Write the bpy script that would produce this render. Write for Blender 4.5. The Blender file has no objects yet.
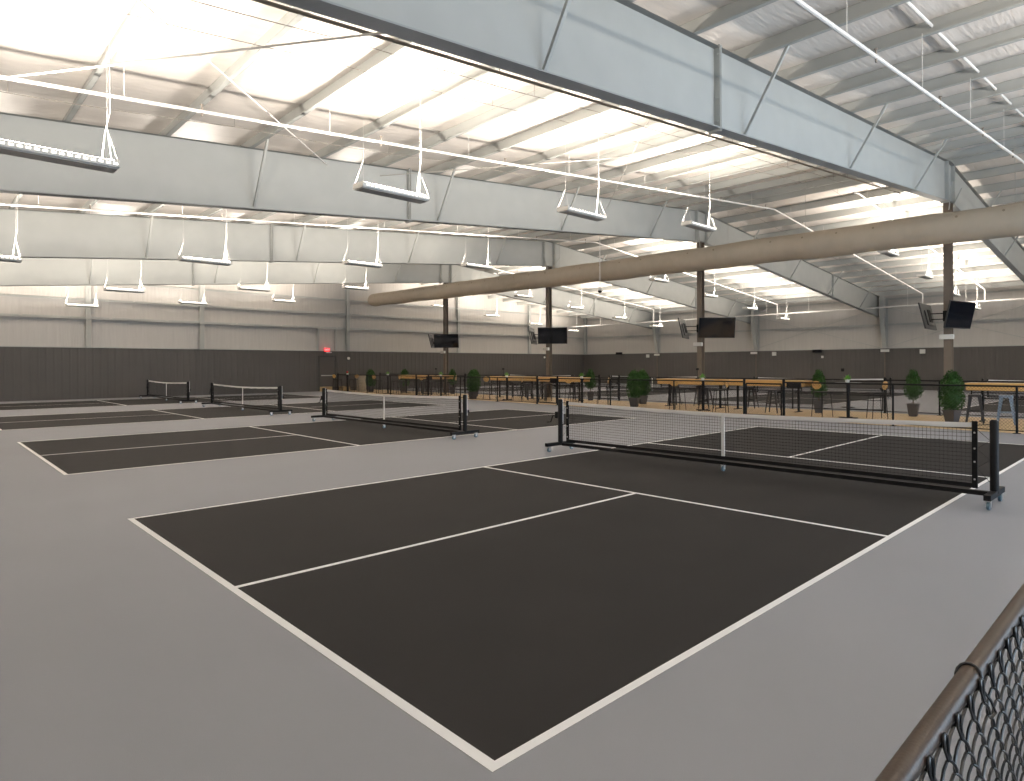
import bpy, math, random
from math import pi, sin, cos, sqrt, atan2
from mathutils import Vector, Matrix
random.seed(7)
scn = bpy.context.scene
COL = scn.collection

# ------------------------------------------------------------------ materials
def mat(name, rgb, rough=0.6, metal=0.0, noise=0.0, nscale=8.0, bump=0.0, bscale=40.0, stretch=(1, 1, 1), spec=0.5, emit=None, estr=0.0):
    m = bpy.data.materials.new(name); m.use_nodes = True
    nt = m.node_tree; b = nt.nodes['Principled BSDF']
    b.inputs['Base Color'].default_value = (*rgb, 1)
    b.inputs['Roughness'].default_value = rough
    b.inputs['Metallic'].default_value = metal
    b.inputs['Specular IOR Level'].default_value = spec
    if emit:
        b.inputs['Emission Color'].default_value = (*emit, 1)
        b.inputs['Emission Strength'].default_value = estr
    if noise or bump:
        tc = nt.nodes.new('ShaderNodeTexCoord'); mp = nt.nodes.new('ShaderNodeMapping')
        mp.inputs['Scale'].default_value = stretch
        nt.links.new(tc.outputs['Object'], mp.inputs['Vector'])
    if noise:
        n = nt.nodes.new('ShaderNodeTexNoise'); n.inputs['Scale'].default_value = nscale; n.inputs['Detail'].default_value = 5
        nt.links.new(mp.outputs[0], n.inputs['Vector'])
        mr = nt.nodes.new('ShaderNodeMapRange')
        mr.inputs['From Min'].default_value = 0.25; mr.inputs['From Max'].default_value = 0.75
        mr.inputs['To Min'].default_value = 1 - noise; mr.inputs['To Max'].default_value = 1 + noise
        nt.links.new(n.outputs['Fac'], mr.inputs['Value'])
        vm = nt.nodes.new('ShaderNodeVectorMath'); vm.operation = 'SCALE'
        vm.inputs[0].default_value = rgb
        nt.links.new(mr.outputs[0], vm.inputs['Scale'])
        nt.links.new(vm.outputs[0], b.inputs['Base Color'])
    if bump:
        n2 = nt.nodes.new('ShaderNodeTexNoise'); n2.inputs['Scale'].default_value = bscale; n2.inputs['Detail'].default_value = 4
        nt.links.new(mp.outputs[0], n2.inputs['Vector'])
        bp = nt.nodes.new('ShaderNodeBump'); bp.inputs['Strength'].default_value = bump; bp.inputs['Distance'].default_value = 0.02
        nt.links.new(n2.outputs['Fac'], bp.inputs['Height'])
        nt.links.new(bp.outputs[0], b.inputs['Normal'])
    return m

M = {}
M['floor'] = mat('floor_paint', (0.210, 0.218, 0.243), 0.6, noise=0.05, nscale=0.6, bump=0.15, bscale=220, spec=0.35)
M['court'] = mat('court_paint', (0.0235, 0.0225, 0.0225), 0.8, noise=0.10, nscale=1.5, bump=0.25, bscale=260, spec=0.12)
M['line'] = mat('line_paint', (0.90, 0.90, 0.895), 0.45, noise=0.03, nscale=6)
M['wood_floor'] = mat('concourse_vinyl', (0.58, 0.415, 0.215), 0.5, noise=0.12, nscale=3, stretch=(0.4, 6, 1))
M['steel'] = mat('primed_steel', (0.43, 0.44, 0.425), 0.5, noise=0.04, nscale=2.0, spec=0.4)
M['steel_dark'] = mat('primed_steel_flange', (0.33, 0.34, 0.335), 0.5, noise=0.04, nscale=2.0)
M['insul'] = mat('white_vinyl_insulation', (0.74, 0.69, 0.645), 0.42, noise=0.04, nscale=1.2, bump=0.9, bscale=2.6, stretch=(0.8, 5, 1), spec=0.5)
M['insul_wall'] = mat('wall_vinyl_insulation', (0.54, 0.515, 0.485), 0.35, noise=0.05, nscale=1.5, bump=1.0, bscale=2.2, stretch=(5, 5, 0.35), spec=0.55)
M['wains'] = mat('charcoal_wall_panel', (0.080, 0.073, 0.068), 0.5, noise=0.05, nscale=1.0)
M['brown_steel'] = mat('bronze_painted_steel', (0.15, 0.12, 0.095), 0.45, noise=0.06)
M['black'] = mat('black_powder_coat', (0.009, 0.009, 0.010), 0.6, spec=0.15)
M['netcord'] = mat('black_net_cord', (0.015, 0.015, 0.016), 0.8)
M['white'] = mat('white_webbing', (0.80, 0.80, 0.80), 0.6)
M['whitepipe'] = mat('white_painted_pipe', (0.74, 0.72, 0.69), 0.4)
M['conduit'] = mat('grey_brown_conduit', (0.24, 0.21, 0.18), 0.4)
M['cable'] = mat('steel_cable', (0.40, 0.38, 0.35), 0.4)
M['duct'] = mat('tan_duct_fabric', (0.43, 0.375, 0.30), 0.7, noise=0.05, nscale=2, bump=0.3, bscale=3, stretch=(1, 1.5, 1))
M['nozzle'] = mat('duct_nozzle', (0.25, 0.21, 0.16), 0.6)
M['fixture'] = mat('fixture_white_enamel', (0.72, 0.70, 0.66), 0.35)
M['fixture_dark'] = mat('fixture_underside', (0.45, 0.43, 0.40), 0.5)
M['lamp'] = mat('lit_lamp', (1, 1, 1), 0.5, emit=(1.0, 0.90, 0.76), estr=14.0)
M['slotglow'] = mat('lit_diffuser', (.9, .9, .9), 0.5, emit=(1.0, 0.92, 0.80), estr=1.3)
M['screen'] = mat('glossy_screen', (0.006, 0.007, 0.010), 0.08, spec=0.6)
M['tvback'] = mat('tv_casing', (0.03, 0.03, 0.03), 0.35)
M['wood'] = mat('honey_wood', (0.60, 0.36, 0.125), 0.4, noise=0.14, nscale=3, stretch=(8, 0.6, 8))
M['leaf'] = mat('boxwood_leaf', (0.021, 0.066, 0.009), 0.55, noise=0.4, nscale=14, spec=0.2)
M['leaf_lt'] = mat('potted_plant_leaf', (0.14, 0.36, 0.05), 0.45, noise=0.25, nscale=12)
M['twig'] = mat('plant_stem', (0.09, 0.055, 0.03), 0.8)
M['pot'] = mat('grey_planter', (0.055, 0.052, 0.055), 0.55)
M['soil'] = mat('potting_soil', (0.02, 0.014, 0.01), 0.95)
M['red'] = mat('exit_red', (0.7, 0.01, 0.01), 0.4, emit=(1.0, 0.02, 0.03), estr=1.6)
M['whitebox'] = mat('white_plastic', (0.75, 0.74, 0.71), 0.4)
M['bronze_rail'] = mat('bronze_fence_rail', (0.050, 0.036, 0.027), 0.42, noise=0.12, nscale=30, bump=0.05, bscale=160, spec=0.22)
M['vinylwire'] = mat('black_vinyl_wire', (0.010, 0.012, 0.015), 0.35, spec=0.55)
M['caster'] = mat('blue_grey_caster', (0.10, 0.17, 0.22), 0.4)
M['zinc'] = mat('zinc_plate', (0.55, 0.55, 0.55), 0.35, metal=0.8)
M['stool_blue'] = mat('grey_blue_metal', (0.20, 0.27, 0.36), 0.35, metal=0.3)
M['gunmetal'] = mat('gunmetal', (0.028, 0.027, 0.030), 0.35)
M['card'] = mat('cardboard', (0.42, 0.31, 0.17), 0.8)
M['bin'] = mat('cream_bin', (0.50, 0.44, 0.34), 0.6)
M['door'] = mat('door_paint', (0.075, 0.066, 0.062), 0.5)
M['gasket'] = mat('dark_seam', (0.05, 0.05, 0.05), 0.7)

# ------------------------------------------------------------------ mesh helper
class MB:
    def __init__(s): s.v = []; s.f = []; s.smooth = False
    def quadbox(s, c8):
        b = len(s.v); s.v += [tuple(p) for p in c8]
        for f in ((0, 3, 2, 1), (4, 5, 6, 7), (0, 1, 5, 4), (1, 2, 6, 5), (2, 3, 7, 6), (3, 0, 4, 7)):
            s.f.append(tuple(b + i for i in f))
    def box(s, x0, x1, y0, y1, z0, z1, m=None):
        c = [(x0, y0, z0), (x1, y0, z0), (x1, y1, z0), (x0, y1, z0), (x0, y0, z1), (x1, y0, z1), (x1, y1, z1), (x0, y1, z1)]
        if m is not None: c = [m @ Vector(p) for p in c]
        s.quadbox(c); return s
    def cbox(s, cx, cy, cz, sx, sy, sz, m=None):
        return s.box(cx - sx / 2, cx + sx / 2, cy - sy / 2, cy + sy / 2, cz - sz / 2, cz + sz / 2, m)
    def tube(s, pts, r, n=8, cap=True, radii=None, closed=False):
        pts = [Vector(p) for p in pts]; k = len(pts); b = len(s.v)
        prev = None
        for i, p in enumerate(pts):
            if closed: d = pts[(i + 1) % k] - pts[i - 1]
            elif i == 0: d = pts[1] - pts[0]
            elif i == k - 1: d = pts[-1] - pts[-2]
            else: d = (pts[i + 1] - p).normalized() + (p - pts[i - 1]).normalized()
            if d.length < 1e-9: d = Vector((0, 0, 1))
            d.normalize()
            if prev is None:
                a = Vector((0, 0, 1)) if abs(d.z) < 0.9 else Vector((1, 0, 0))
                u = d.cross(a).normalized()
            else:
                u = (prev - d * prev.dot(d))
                u = u.normalized() if u.length > 1e-6 else d.orthogonal().normalized()
            prev = u; w = d.cross(u)
            rr = radii[i] if radii else r
            for j in range(n):
                a = 2 * pi * j / n
                s.v.append(tuple(p + (u * cos(a) + w * sin(a)) * rr))
        for i in range(k if closed else k - 1):
            i2 = (i + 1) % k
            for j in range(n):
                j2 = (j + 1) % n
                s.f.append((b + i * n + j, b + i * n + j2, b + i2 * n + j2, b + i2 * n + j))
        if cap and not closed:
            s.f.append(tuple(b + j for j in range(n))[::-1]); s.f.append(tuple(b + (k - 1) * n + j for j in range(n)))
        return s
    def lathe(s, prof, n=24, c=(0, 0, 0)):
        b = len(s.v)
        for r, z in prof:
            for j in range(n):
                a = 2 * pi * j / n; s.v.append((c[0] + r * cos(a), c[1] + r * sin(a), c[2] + z))
        for i in range(len(prof) - 1):
            for j in range(n):
                j2 = (j + 1) % n
                s.f.append((b + i * n + j, b + i * n + j2, b + (i + 1) * n + j2, b + (i + 1) * n + j))
        s.f.append(tuple(b + j for j in range(n))[::-1]); s.f.append(tuple(b + (len(prof) - 1) * n + j for j in range(n)))
        return s
    def prism(s, poly, axis, a0, a1):
        """poly: 2D points; axis 'x': (y,z) polygon extruded over x, 'y': (x,z) polygon extruded over y, 'z': (x,y) over z"""
        b = len(s.v); n = len(poly)
        for a in (a0, a1):
            for p, q in poly:
                s.v.append({'x': (a, p, q), 'y': (p, a, q), 'z': (p, q, a)}[axis])
        for j in range(n):
            j2 = (j + 1) % n; s.f.append((b + j, b + j2, b + n + j2, b + n + j))
        s.f.append(tuple(b + j for j in range(n))[::-1]); s.f.append(tuple(b + n + j for j in range(n)))
        return s
    def sheet(s, grid):
        b = len(s.v); r = len(grid); c = len(grid[0])
        for row in grid: s.v += [tuple(p) for p in row]
        for i in range(r - 1):
            for j in range(c - 1):
                s.f.append((b + i * c + j, b + i * c + j + 1, b + (i + 1) * c + j + 1, b + (i + 1) * c + j))
        return s
    def build(s, name, material, parent=None, loc=None, smooth=False, rot=None, bevel=0):
        me = bpy.data.meshes.new(name); me.from_pydata(s.v, [], s.f); me.update()
        me.materials.append(M[material] if isinstance(material, str) else material)
        o = bpy.data.objects.new(name, me); COL.objects.link(o)
        if smooth:
            for p in me.polygons: p.use_smooth = True
            try:
                import bmesh as _b
                bm = _b.new(); bm.from_mesh(me)
                for e in bm.edges:
                    if len(e.link_faces) == 2 and e.calc_face_angle(0) > 0.7: e.smooth = False
                bm.to_mesh(me); bm.free()
            except Exception: pass
        if parent: o.parent = parent
        if loc: o.location = loc
        if rot: o.rotation_euler = rot
        if bevel:
            md = o.modifiers.new('bevel', 'BEVEL'); md.width = bevel; md.segments = 2; md.limit_method = 'ANGLE'
        return o

def tag(o, label=None, cat=None, group=None, kind=None):
    if label: o['label'] = label
    if cat: o['category'] = cat
    if group: o['group'] = group
    if kind: o['kind'] = kind
    return o
def empty(name, loc=(0, 0, 0), rz=0.0, **k):
    o = bpy.data.objects.new(name, None); COL.objects.link(o); o.location = loc; o.rotation_euler = (0, 0, rz)
    o.empty_display_size = 0.2
    return tag(o, **k)
KIDS = {}
def copy_tree(o, parent=None):
    c = o.copy(); COL.objects.link(c)
    if parent is not None: c.parent = parent
    for ch in list(o.children): copy_tree(ch, c)
    return c
def place(proto, used, loc, rz, label, group=None):
    """the first call moves the prototype itself, every later call moves a copy"""
    o = proto if not used else copy_tree(proto)
    used.append(1)
    o.location = loc; o.rotation_euler = (0, 0, rz); o['label'] = label
    if group: o['group'] = group
    return o
def bbox_parent_reset(): pass
ORD = ['first', 'second', 'third', 'fourth', 'fifth', 'sixth', 'seventh', 'eighth', 'ninth', 'tenth', 'eleventh', 'twelfth', 'thirteenth', 'fourteenth', 'fifteenth', 'sixteenth', 'seventeenth', 'eighteenth', 'nineteenth', 'twentieth']

# ------------------------------------------------------------------ building dimensions
XL, XR, YN, YE, XC = -7.0, 41.3, -11.0, 38.6, 20.5
def zr(x): return 7.8 - 0.094 * abs(x - XC)      # rafter top = underside of purlins
def zb(x): return 6.6 - 0.0975 * abs(x - XC)     # rafter bottom
def zs(x): return zr(x) + 0.25                   # roof insulation
RY = [-5.6, 3.43, 12.43, 21.4, 30.4]
WH = 2.6

# floor with painted courts
fl = MB().box(XL, XR, YN, YE, -0.15, 0).build('floor', 'floor'); tag(fl, kind='structure')
cw = MB().prism([(15.70 + .035 * YN, YN), (20.2, YN), (20.2, YE), (15.70 + .035 * YE, YE)], 'z', 0.0, 0.004)
tag(cw.build('concourse_flooring', 'wood_floor', fl))
L = 13.41; W = 6.10; LW = 0.050
def court(x0, y0, k1, k2, ym):
    c = MB().box(x0, x0 + L, y0, y0 + W, 0.0, 0.0010).build('court_surface', 'court', fl)
    l = MB()
    l.box(x0, x0 + LW, y0, y0 + W, 0.0010, 0.0016); l.box(x0 + L - LW, x0 + L, y0, y0 + W, 0.0010, 0.0016)
    l.box(x0 + LW, x0 + L - LW, y0, y0 + LW, 0.0010, 0.0016); l.box(x0 + LW, x0 + L - LW, y0 + W - LW, y0 + W, 0.0010, 0.0016)
    l.box(k1, k1 + LW, y0 + LW, y0 + W - LW, 0.0010, 0.0016); l.box(k2 - LW, k2, y0 + LW, y0 + W - LW, 0.0010, 0.0016)
    l.box(x0 + LW, k1, y0 + ym - LW / 2, y0 + ym + LW / 2, 0.0010, 0.0016)
    l.box(k2, x0 + L - LW, y0 + ym - LW / 2, y0 + ym + LW / 2, 0.0010, 0.0016)
    l.build('line', 'line', c)
CY = [0.0, 10.08, 19.95, 30.15]
for y0 in CY: court(0.0, y0, 4.60, 8.80, 3.01)
CY2 = [-2.15, 8.45, 18.75, 28.95]
for y0 in CY2: court(22.8, y0, 22.8 + 4.57, 22.8 + 8.84, 3.05)

# ------------------------------------------------------------------ roof skin, purlins
PX = sorted([XC - 0.35 - 1.52 * k for k in range(0, 18)] + [XC + 0.35 + 1.52 * k for k in range(0, 14)])
PX = [x for x in PX if XL + 0.2 < x < XR - 0.3]
xs = []
edges = [XL] + PX + [XR]
for a, b in zip(edges[:-1], edges[1:]):
    for k in range(4): xs.append((a + (b - a) * k / 4, 0.035 * sin(pi * k / 4)))
xs.append((XR, 0))
ys = [YN + (YE - YN) * j / 62 for j in range(63)]
g = MB(); rows = []
for x, sag in xs:
    rows.append([(x, y, zs(x) + 0.0 - (sag * (0.8 + 0.35 * sin(y * 2.1 + x)) if sag else 0)) for y in ys])
g.sheet(rows)
g.sheet([[(x, y, zs(x) + 0.12) for y in (YN, YE)] for x in (XL, XC, XR)])
tag(g.build('ceiling', 'insul', smooth=True), kind='structure')

for i, x in enumerate(PX):
    p = MB(); z0 = zr(x); h = 0.245; d = 0.07
    y0, y1 = YN + .05, YE - 0.1
    sgn = 1 if x < XC else -1
    p.box(x - .004, x + .004, y0, y1, z0, z0 + h)
    p.box(min(x, x - d * sgn), max(x, x - d * sgn), y0, y1, z0, z0 + 0.007)
    p.box(min(x, x + d * sgn), max(x, x + d * sgn), y0, y1, z0 + h - .007, z0 + h)
    p.box(x - d * sgn - .004, x - d * sgn + .004, y0, y1, z0, z0 + 0.022)
    o = p.build('roof_purlin', 'steel')
    side = 'left' if x < XC else 'right'
    n = (sum(1 for q in PX if x <= q < XC) if x < XC else sum(1 for q in PX if XC < q <= x))
    tag(o, 'pale grey steel roof purlin, %s one down from the ridge on the %s slope' % (ORD[n - 1], side), 'purlin', 'pale steel purlins under the roof', 'structure')

# ------------------------------------------------------------------ rafters
RN = ['rafter behind the viewpoint', 'huge pale steel roof beam crossing the top of the picture', 'second pale steel roof beam from the front, above the near nets', 'third pale steel roof beam from the front', 'fourth pale steel roof beam, last before the end wall']
def rafter(y, label, light=False):
    r = empty('roof_beam', (XC, y, 0), label=label, cat='beam', kind='structure')
    w = MB(); t = 0.006; X0, X1 = XL + 0.1, XR - 0.35
    pts = [(X0, zb(X0)), (XC, zb(XC)), (X1, zb(X1)), (X1, zr(X1)), (XC, zr(XC)), (X0, zr(X0))]
    # web as two halves
    for a, b in ((X0, XC), (XC, X1)):
        w.prism([(a - XC, zb(a)), (b - XC, zb(b)), (b - XC, zr(b)), (a - XC, zr(a))], 'y', -t, t)
    w.build('web', 'steel', r)
    for nm, zf, dz, mt in (('bottom_flange', zb, 0.02, 'steel_dark'), ('top_flange', zr, -0.015, 'steel_dark')):
        f = MB(); hw = 0.115
        for a, b in ((X0, XC), (XC, X1)):
            f.quadbox([(a - XC, -hw, zf(a) - (dz if dz > 0 else 0)), (b - XC, -hw, zf(b) - (dz if dz > 0 else 0)), (b - XC, hw, zf(b) - (dz if dz > 0 else 0)), (a - XC, hw, zf(a) - (dz if dz > 0 else 0)),
                       (a - XC, -hw, zf(a) + (-dz if dz < 0 else 0) - (.015 if dz < 0 else 0)), (b - XC, -hw, zf(b) + (-dz if dz < 0 else 0) - (.015 if dz < 0 else 0)), (b - XC, hw, zf(b) + (-dz if dz < 0 else 0) - (.015 if dz < 0 else 0)), (a - XC, hw, zf(a) + (-dz if dz < 0 else 0) - (.015 if dz < 0 else 0))])
        f.build(nm, mt, r)
    for x in (7.15, XC - 0.35, XC + 0.35, 33.6):
        s = MB()
        for q in (-.02, .02):
            s.box(x - XC + q - .009, x - XC + q + .009, -.11, .11, zb(x) - .06, zr(x) + .04)
        for k in range(4):
            for sy in (-.07, .07):
                zz = zb(x) + 0.1 + (zr(x) - zb(x) - .2) * k / 3
                s.tube([(x - XC - .05, sy, zz), (x - XC + .05, sy, zz)], 0.014, 6)
        s.build('splice_plate', 'steel', r)
    for k in (2, 5, 8, 11, 14):
        for s in (-1, 1):
            x = XC + s * (0.35 + 1.52 * k)
            if not (XL + .5 < x < XR - 1.2): continue
            for sy in ((-1,) if y < 0 else (-1, 1)):
                b = MB(); xx = x - XC
                p0 = Vector((xx, sy * 0.06, zb(x) + 0.03)); p1 = Vector((xx, sy * .85, zr(x) + 0.05))
                d = (p1 - p0).normalized(); u = Vector((1, 0, 0)); v = d.cross(u)
                for (au, bu, av, bv) in ((0, .045, 0, .005), (0, .005, 0, .045)):
                    c = []
                    for P in (p0, p1):
                        c += [P + u * au + v * av, P + u * bu + v * av, P + u * bu + v * bv, P + u * au + v * bv]
                    b.quadbox(c)
                b.build('flange_brace', 'steel', r)
    # shallow web stiffeners
    return r
for y, n in zip(RY, RN): rafter(y, n)

# ridge line columns
def ridge_column(y, label):
    c = empty('ridge_column', (XC, y, 0), label=label, cat='column', group='brown steel columns along the ridge', kind='structure')
    s = MB(); h = zb(XC) - 0.02
    s.box(-.11, -.095, -.11, .11, 0.02, h); s.box(.095, .11, -.11, .11, 0.02, h); s.box(-.1, .1, -.006, .006, 0.02, h)
    s.build('shaft', 'brown_steel', c)
    MB().box(-.18, .18, -.18, .18, 0, 0.025).build('base_plate', 'brown_steel', c)
    MB().box(-.2, .2, -.13, .13, h - .02, h + .0).build('cap_plate', 'steel_dark', c)
    k = MB()
    for q in (-1, 1):
        k.tube([(q * .1, -.05, h - .25), (q * .55, -.25, h + .5)], .018, 6)
    k.build('knee_brace', 'steel', c)
    return c
for y, l in zip(RY[1:], ('brown steel ridge column nearest the right edge, two plants in front', 'brown steel ridge column behind the long wooden counter, with blue-lit television', 'brown steel ridge column above the second net from the right', 'farthest brown steel ridge column, before the end wall')):
    ridge_column(y, l)

# ------------------------------------------------------------------ walls
def ribbed(axis, a0, a1, pos, inward, z0, z1, pitch=0.305):
    """ribbed sheet along axis; inward = direction of the room"""
    m = MB(); prof = []; a = a0
    while a < a1 - 1e-6:
        for da, dp in ((0, 0), (.20, 0), (.215, .012), (.285, .012), (.298, 0)):
            if a + da < a1: prof.append((a + da, pos + inward * dp))
        a += pitch
    prof.append((a1, pos))
    rows = []
    for z in (z0, z1):
        rows.append([((p, q, z) if axis == 'x' else (q, p, z)) for p, q in prof])
    m.sheet(rows)
    # backing and ledge
    th = -inward * 0.15
    lo, hi = sorted((pos, pos + th))
    e = 0.0
    lo, hi = (lo, hi - .01) if inward > 0 else (lo + .01, hi)
    if axis == 'x': m.box(a0, a1, lo, hi, z0, z1)
    else: m.box(lo, hi, a0, a1, z0, z1)
    return m
def upper(axis, a0, a1, pos, inward, ztop, step=0.5):
    """insulation sheet above wainscot following ztop(a)"""
    m = MB(); n = int((a1 - a0) / step); rows = []
    for k in range(9):
        row = []
        for i in range(n + 1):
            a = a0 + (a1 - a0) * i / n; z = WH + (ztop(a) - WH) * k / 8
            q = pos + inward * 0.012 * sin(a * 5.3 + k)
            row.append((a, q, z) if axis == 'x' else (q, a, z))
        rows.append(row)
    m.sheet(rows)
    m.sheet([[((a, pos - inward * .12, z) if axis == 'x' else (pos - inward * .12, a, z)) for a in (a0, (a0 + a1) / 2 if axis == 'y' else XC, a1)] for z in (0, 1)][:0] or [[(0, 0, -.1), (0.001, 0, -.1)], [(0, 0.001, -.1), (0.001, .001, -.1)]])
    return m
# end wall (far left), side wall (far right), and the two behind the viewpoint
w = empty('wall_far', (0, YE, 0), kind='structure')
ribbed('x', XL, XR, -0.15, -1, 0, WH).build('wainscot_panel', 'wains', w)
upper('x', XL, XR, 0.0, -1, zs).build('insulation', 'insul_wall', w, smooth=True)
MB().box(XL, XR, -.19, 0, WH - .02, WH + .02).build('ledge_trim', 'steel', w)
w2 = empty('wall_right', (XR, 0, 0), kind='structure')
ribbed('y', YN, YE, -0.30, -1, 0, WH).build('wainscot_panel', 'wains', w2)
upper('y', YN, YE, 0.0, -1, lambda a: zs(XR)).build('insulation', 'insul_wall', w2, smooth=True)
MB().box(-.34, 0, YN, YE, WH - .02, WH + .02).build('ledge_trim', 'steel', w2)
w3 = empty('wall_left', (XL, 0, 0), kind='structure')
ribbed('y', YN, YE, 0.1, 1, 0, WH).build('wainscot_panel', 'wains', w3)
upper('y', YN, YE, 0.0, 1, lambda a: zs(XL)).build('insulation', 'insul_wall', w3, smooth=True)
w4 = empty('wall_near', (0, YN, 0), kind='structure')
ribbed('x', XL, 3.0, 0.1, 1, 0, WH).build('wainscot_panel', 'wains', w4)
ribbed('x', 20.0, XR, 0.1, 1, 0, WH).build('wainscot_panel', 'wains', w4)
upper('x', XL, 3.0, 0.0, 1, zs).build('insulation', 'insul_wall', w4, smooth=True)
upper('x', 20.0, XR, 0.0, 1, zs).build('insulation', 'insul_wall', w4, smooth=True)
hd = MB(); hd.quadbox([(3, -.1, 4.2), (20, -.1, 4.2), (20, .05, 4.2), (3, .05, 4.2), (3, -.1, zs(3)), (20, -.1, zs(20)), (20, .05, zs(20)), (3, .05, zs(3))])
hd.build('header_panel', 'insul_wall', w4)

# girts
def girt(axis, a0, a1, pos, inward, z, label):
    m = MB()
    def bx(p0, p1, zz0, zz1):
        lo, hi = sorted((pos + inward * p0, pos + inward * p1))
        if axis == 'x': m.box(a0, a1, lo, hi, zz0, zz1)
        else: m.box(lo, hi, a0, a1, zz0, zz1)
    bx(0.0, .20, z, z + .006); bx(.192, .20, z - .06, z + .006); bx(0.0, .008, z, z + .07)
    bx(.0, .20, z - .004, z)
    o = m.build('wall_girt', 'steel'); tag(o, label, 'girt', kind='structure')
def xr_at(z):  # x range where the roof is above z
    d = (8.0 - z) / 0.094
    return max(XL, XC - d), min(XR, XC + d)
girt('x', XL, XR - .5, YE, -1, 4.08, 'lowest grey steel girt across the end wall')
girt('x', XL, XR - .5, YE, -1, 5.02, 'middle grey steel girt across the end wall')
a, b = xr_at(6.0); girt('x', a, b - .2, YE, -1, 5.95, 'upper grey steel girt across the end wall')
girt('y', YN, YE, XR, -1, 4.10, 'grey steel girt along the side wall')
girt('y', YN, YE, XR, -1, 5.72, 'eave strut along the top of the side wall')

# end wall posts
def post(x, y, z0, z1, label, w_=.16, d_=.22):
    m = MB(); m.box(-w_ / 2, w_ / 2, -d_ / 2, -d_ / 2 + .012, z0, z1); m.box(-w_ / 2, w_ / 2, d_ / 2 - .012, d_ / 2, z0, z1); m.box(-.005, .005, -d_ / 2, d_ / 2, z0, z1)
    o = m.build('wall_post', 'steel', loc=(x, y, 0)); tag(o, label, 'post', kind='structure')
for x, l in ((-1.0, 'grey end-wall post out past the left edge'), (4.62, 'grey end-wall post above the farthest court'), (9.72, 'grey end-wall post above the farthest net'), (18.3, 'grey end-wall post right of the exit door'), (27.1, 'grey end-wall post right of the farthest television'), (34.3, 'grey end-wall post left of the room corner')):
    post(x, YE - .16, WH, zs(x) - .06, l, .2, .26)
post(16.35, YE - .12, WH, 4.08, 'short grey post above the exit door, on its left', .12, .16)
post(17.5, YE - .12, WH, 4.08, 'short grey post above the exit door, on its right', .12, .16)
post(XR - .12, YE - .16, WH, zs(XR) - .1, 'grey corner post where the end wall meets the side wall', .2, .26)

# tapered side columns
def haunch(y, label):
    c = empty('tapered_wall_column', (XR, y, 0), label=label, cat='column', group='tapered steel columns on the side wall', kind='structure')
    zt = zb(XR - .6)
    s = MB(); s.prism([(-.06, WH), (-.06, zr(XR) - .02), (-.85, zr(XR - .85) - .02), (-.85, zt), (-.40, WH)], 'y', -.006, .006); s.build('web', 'steel', c)
    f = MB(); f.quadbox([(-.42, -.12, WH), (-.40, -.12, WH), (-.40, .12, WH), (-.42, .12, WH), (-.88, -.12, zt), (-.85, -.12, zt), (-.85, .12, zt), (-.88, .12, zt)])
    f.box(-.88, -.86, -.12, .12, zt, zr(XR - .85)); f.build('inner_flange', 'steel', c)
    MB().box(-.06, -.04, -.12, .12, WH, zr(XR) - .02).build('outer_flange', 'steel', c)
    MB().box(-.85, -.06, -.1, .1, zt - .01, zt + .01).build('stiffener', 'steel', c)
    k = MB(); k.tube([(-.8, .05, 5.1), (-.25, .95, 5.68)], .02, 6); k.tube([(-.8, -.05, 5.1), (-.25, -.95, 5.68)], .02, 6); k.build('knee_brace', 'steel', c)
    d = MB(); d.tube([(-.34, 0, 0), (-.34, 0, WH - .05)], .045, 8); d.build('downpipe', 'brown_steel', c)
for y, l in zip(RY[1:], ('tapered steel column on the side wall beyond the right edge', 'tapered steel wall column just right of the middle of the side wall', 'tapered steel wall column second from the room corner', 'tapered steel wall column nearest the room corner')):
    haunch(y - .35 if y > 5 else y, l)

# rod bracing
def rod(name, p0, p1, r, label, mt='whitepipe'):
    o = MB().tube([p0, p1], r, 6).build(name, mt); tag(o, label, 'brace rod', kind='structure'); return o
rod('wall_brace_rod', (XR - .35, 3.4, 5.2), (XR - .35, 12.0, 2.65), .018, 'diagonal brace rod on the side wall falling towards the corner', 'steel')
rod('wall_brace_rod', (XR - .33, 3.4, 2.65), (XR - .33, 12.0, 5.2), .018, 'diagonal brace rod on the side wall rising towards the corner', 'steel')
rod('wall_brace_rod', (XR - .35, 21.4, 5.2), (XR - .35, 12.4, 2.65), .018, 'diagonal brace rod in the middle bay of the side wall', 'steel')
rod('wall_brace_rod', (XR - .35, 21.4, 2.65), (XR - .35, 12.4, 5.2), .018, 'second diagonal brace rod in the middle bay of the side wall', 'steel')
rod('roof_brace_rod', (-2.5, 12.35, 5.44), (1.57, 3.55, 4.76), .012, 'long diagonal roof brace rod rising to the front roof beam')
rod('roof_brace_rod', (-2.35, 3.5, 5.45), (5.01, 12.35, 6.21), .012, 'long diagonal roof brace rod crossing towards the second beam')
rod('roof_brace_rod', (6.3, 12.3, zr(6.3) - .25), (14.2, 3.5, zr(14.2) - .25), .010, 'thin diagonal roof brace rod between the two nearest beams', 'cable')
rod('roof_brace_rod', (6.3, 3.5, zr(6.3) - .25), (14.6, 12.3, zr(14.6) - .4), .010, 'thin crossing roof brace rod between the two nearest beams', 'cable')

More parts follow.
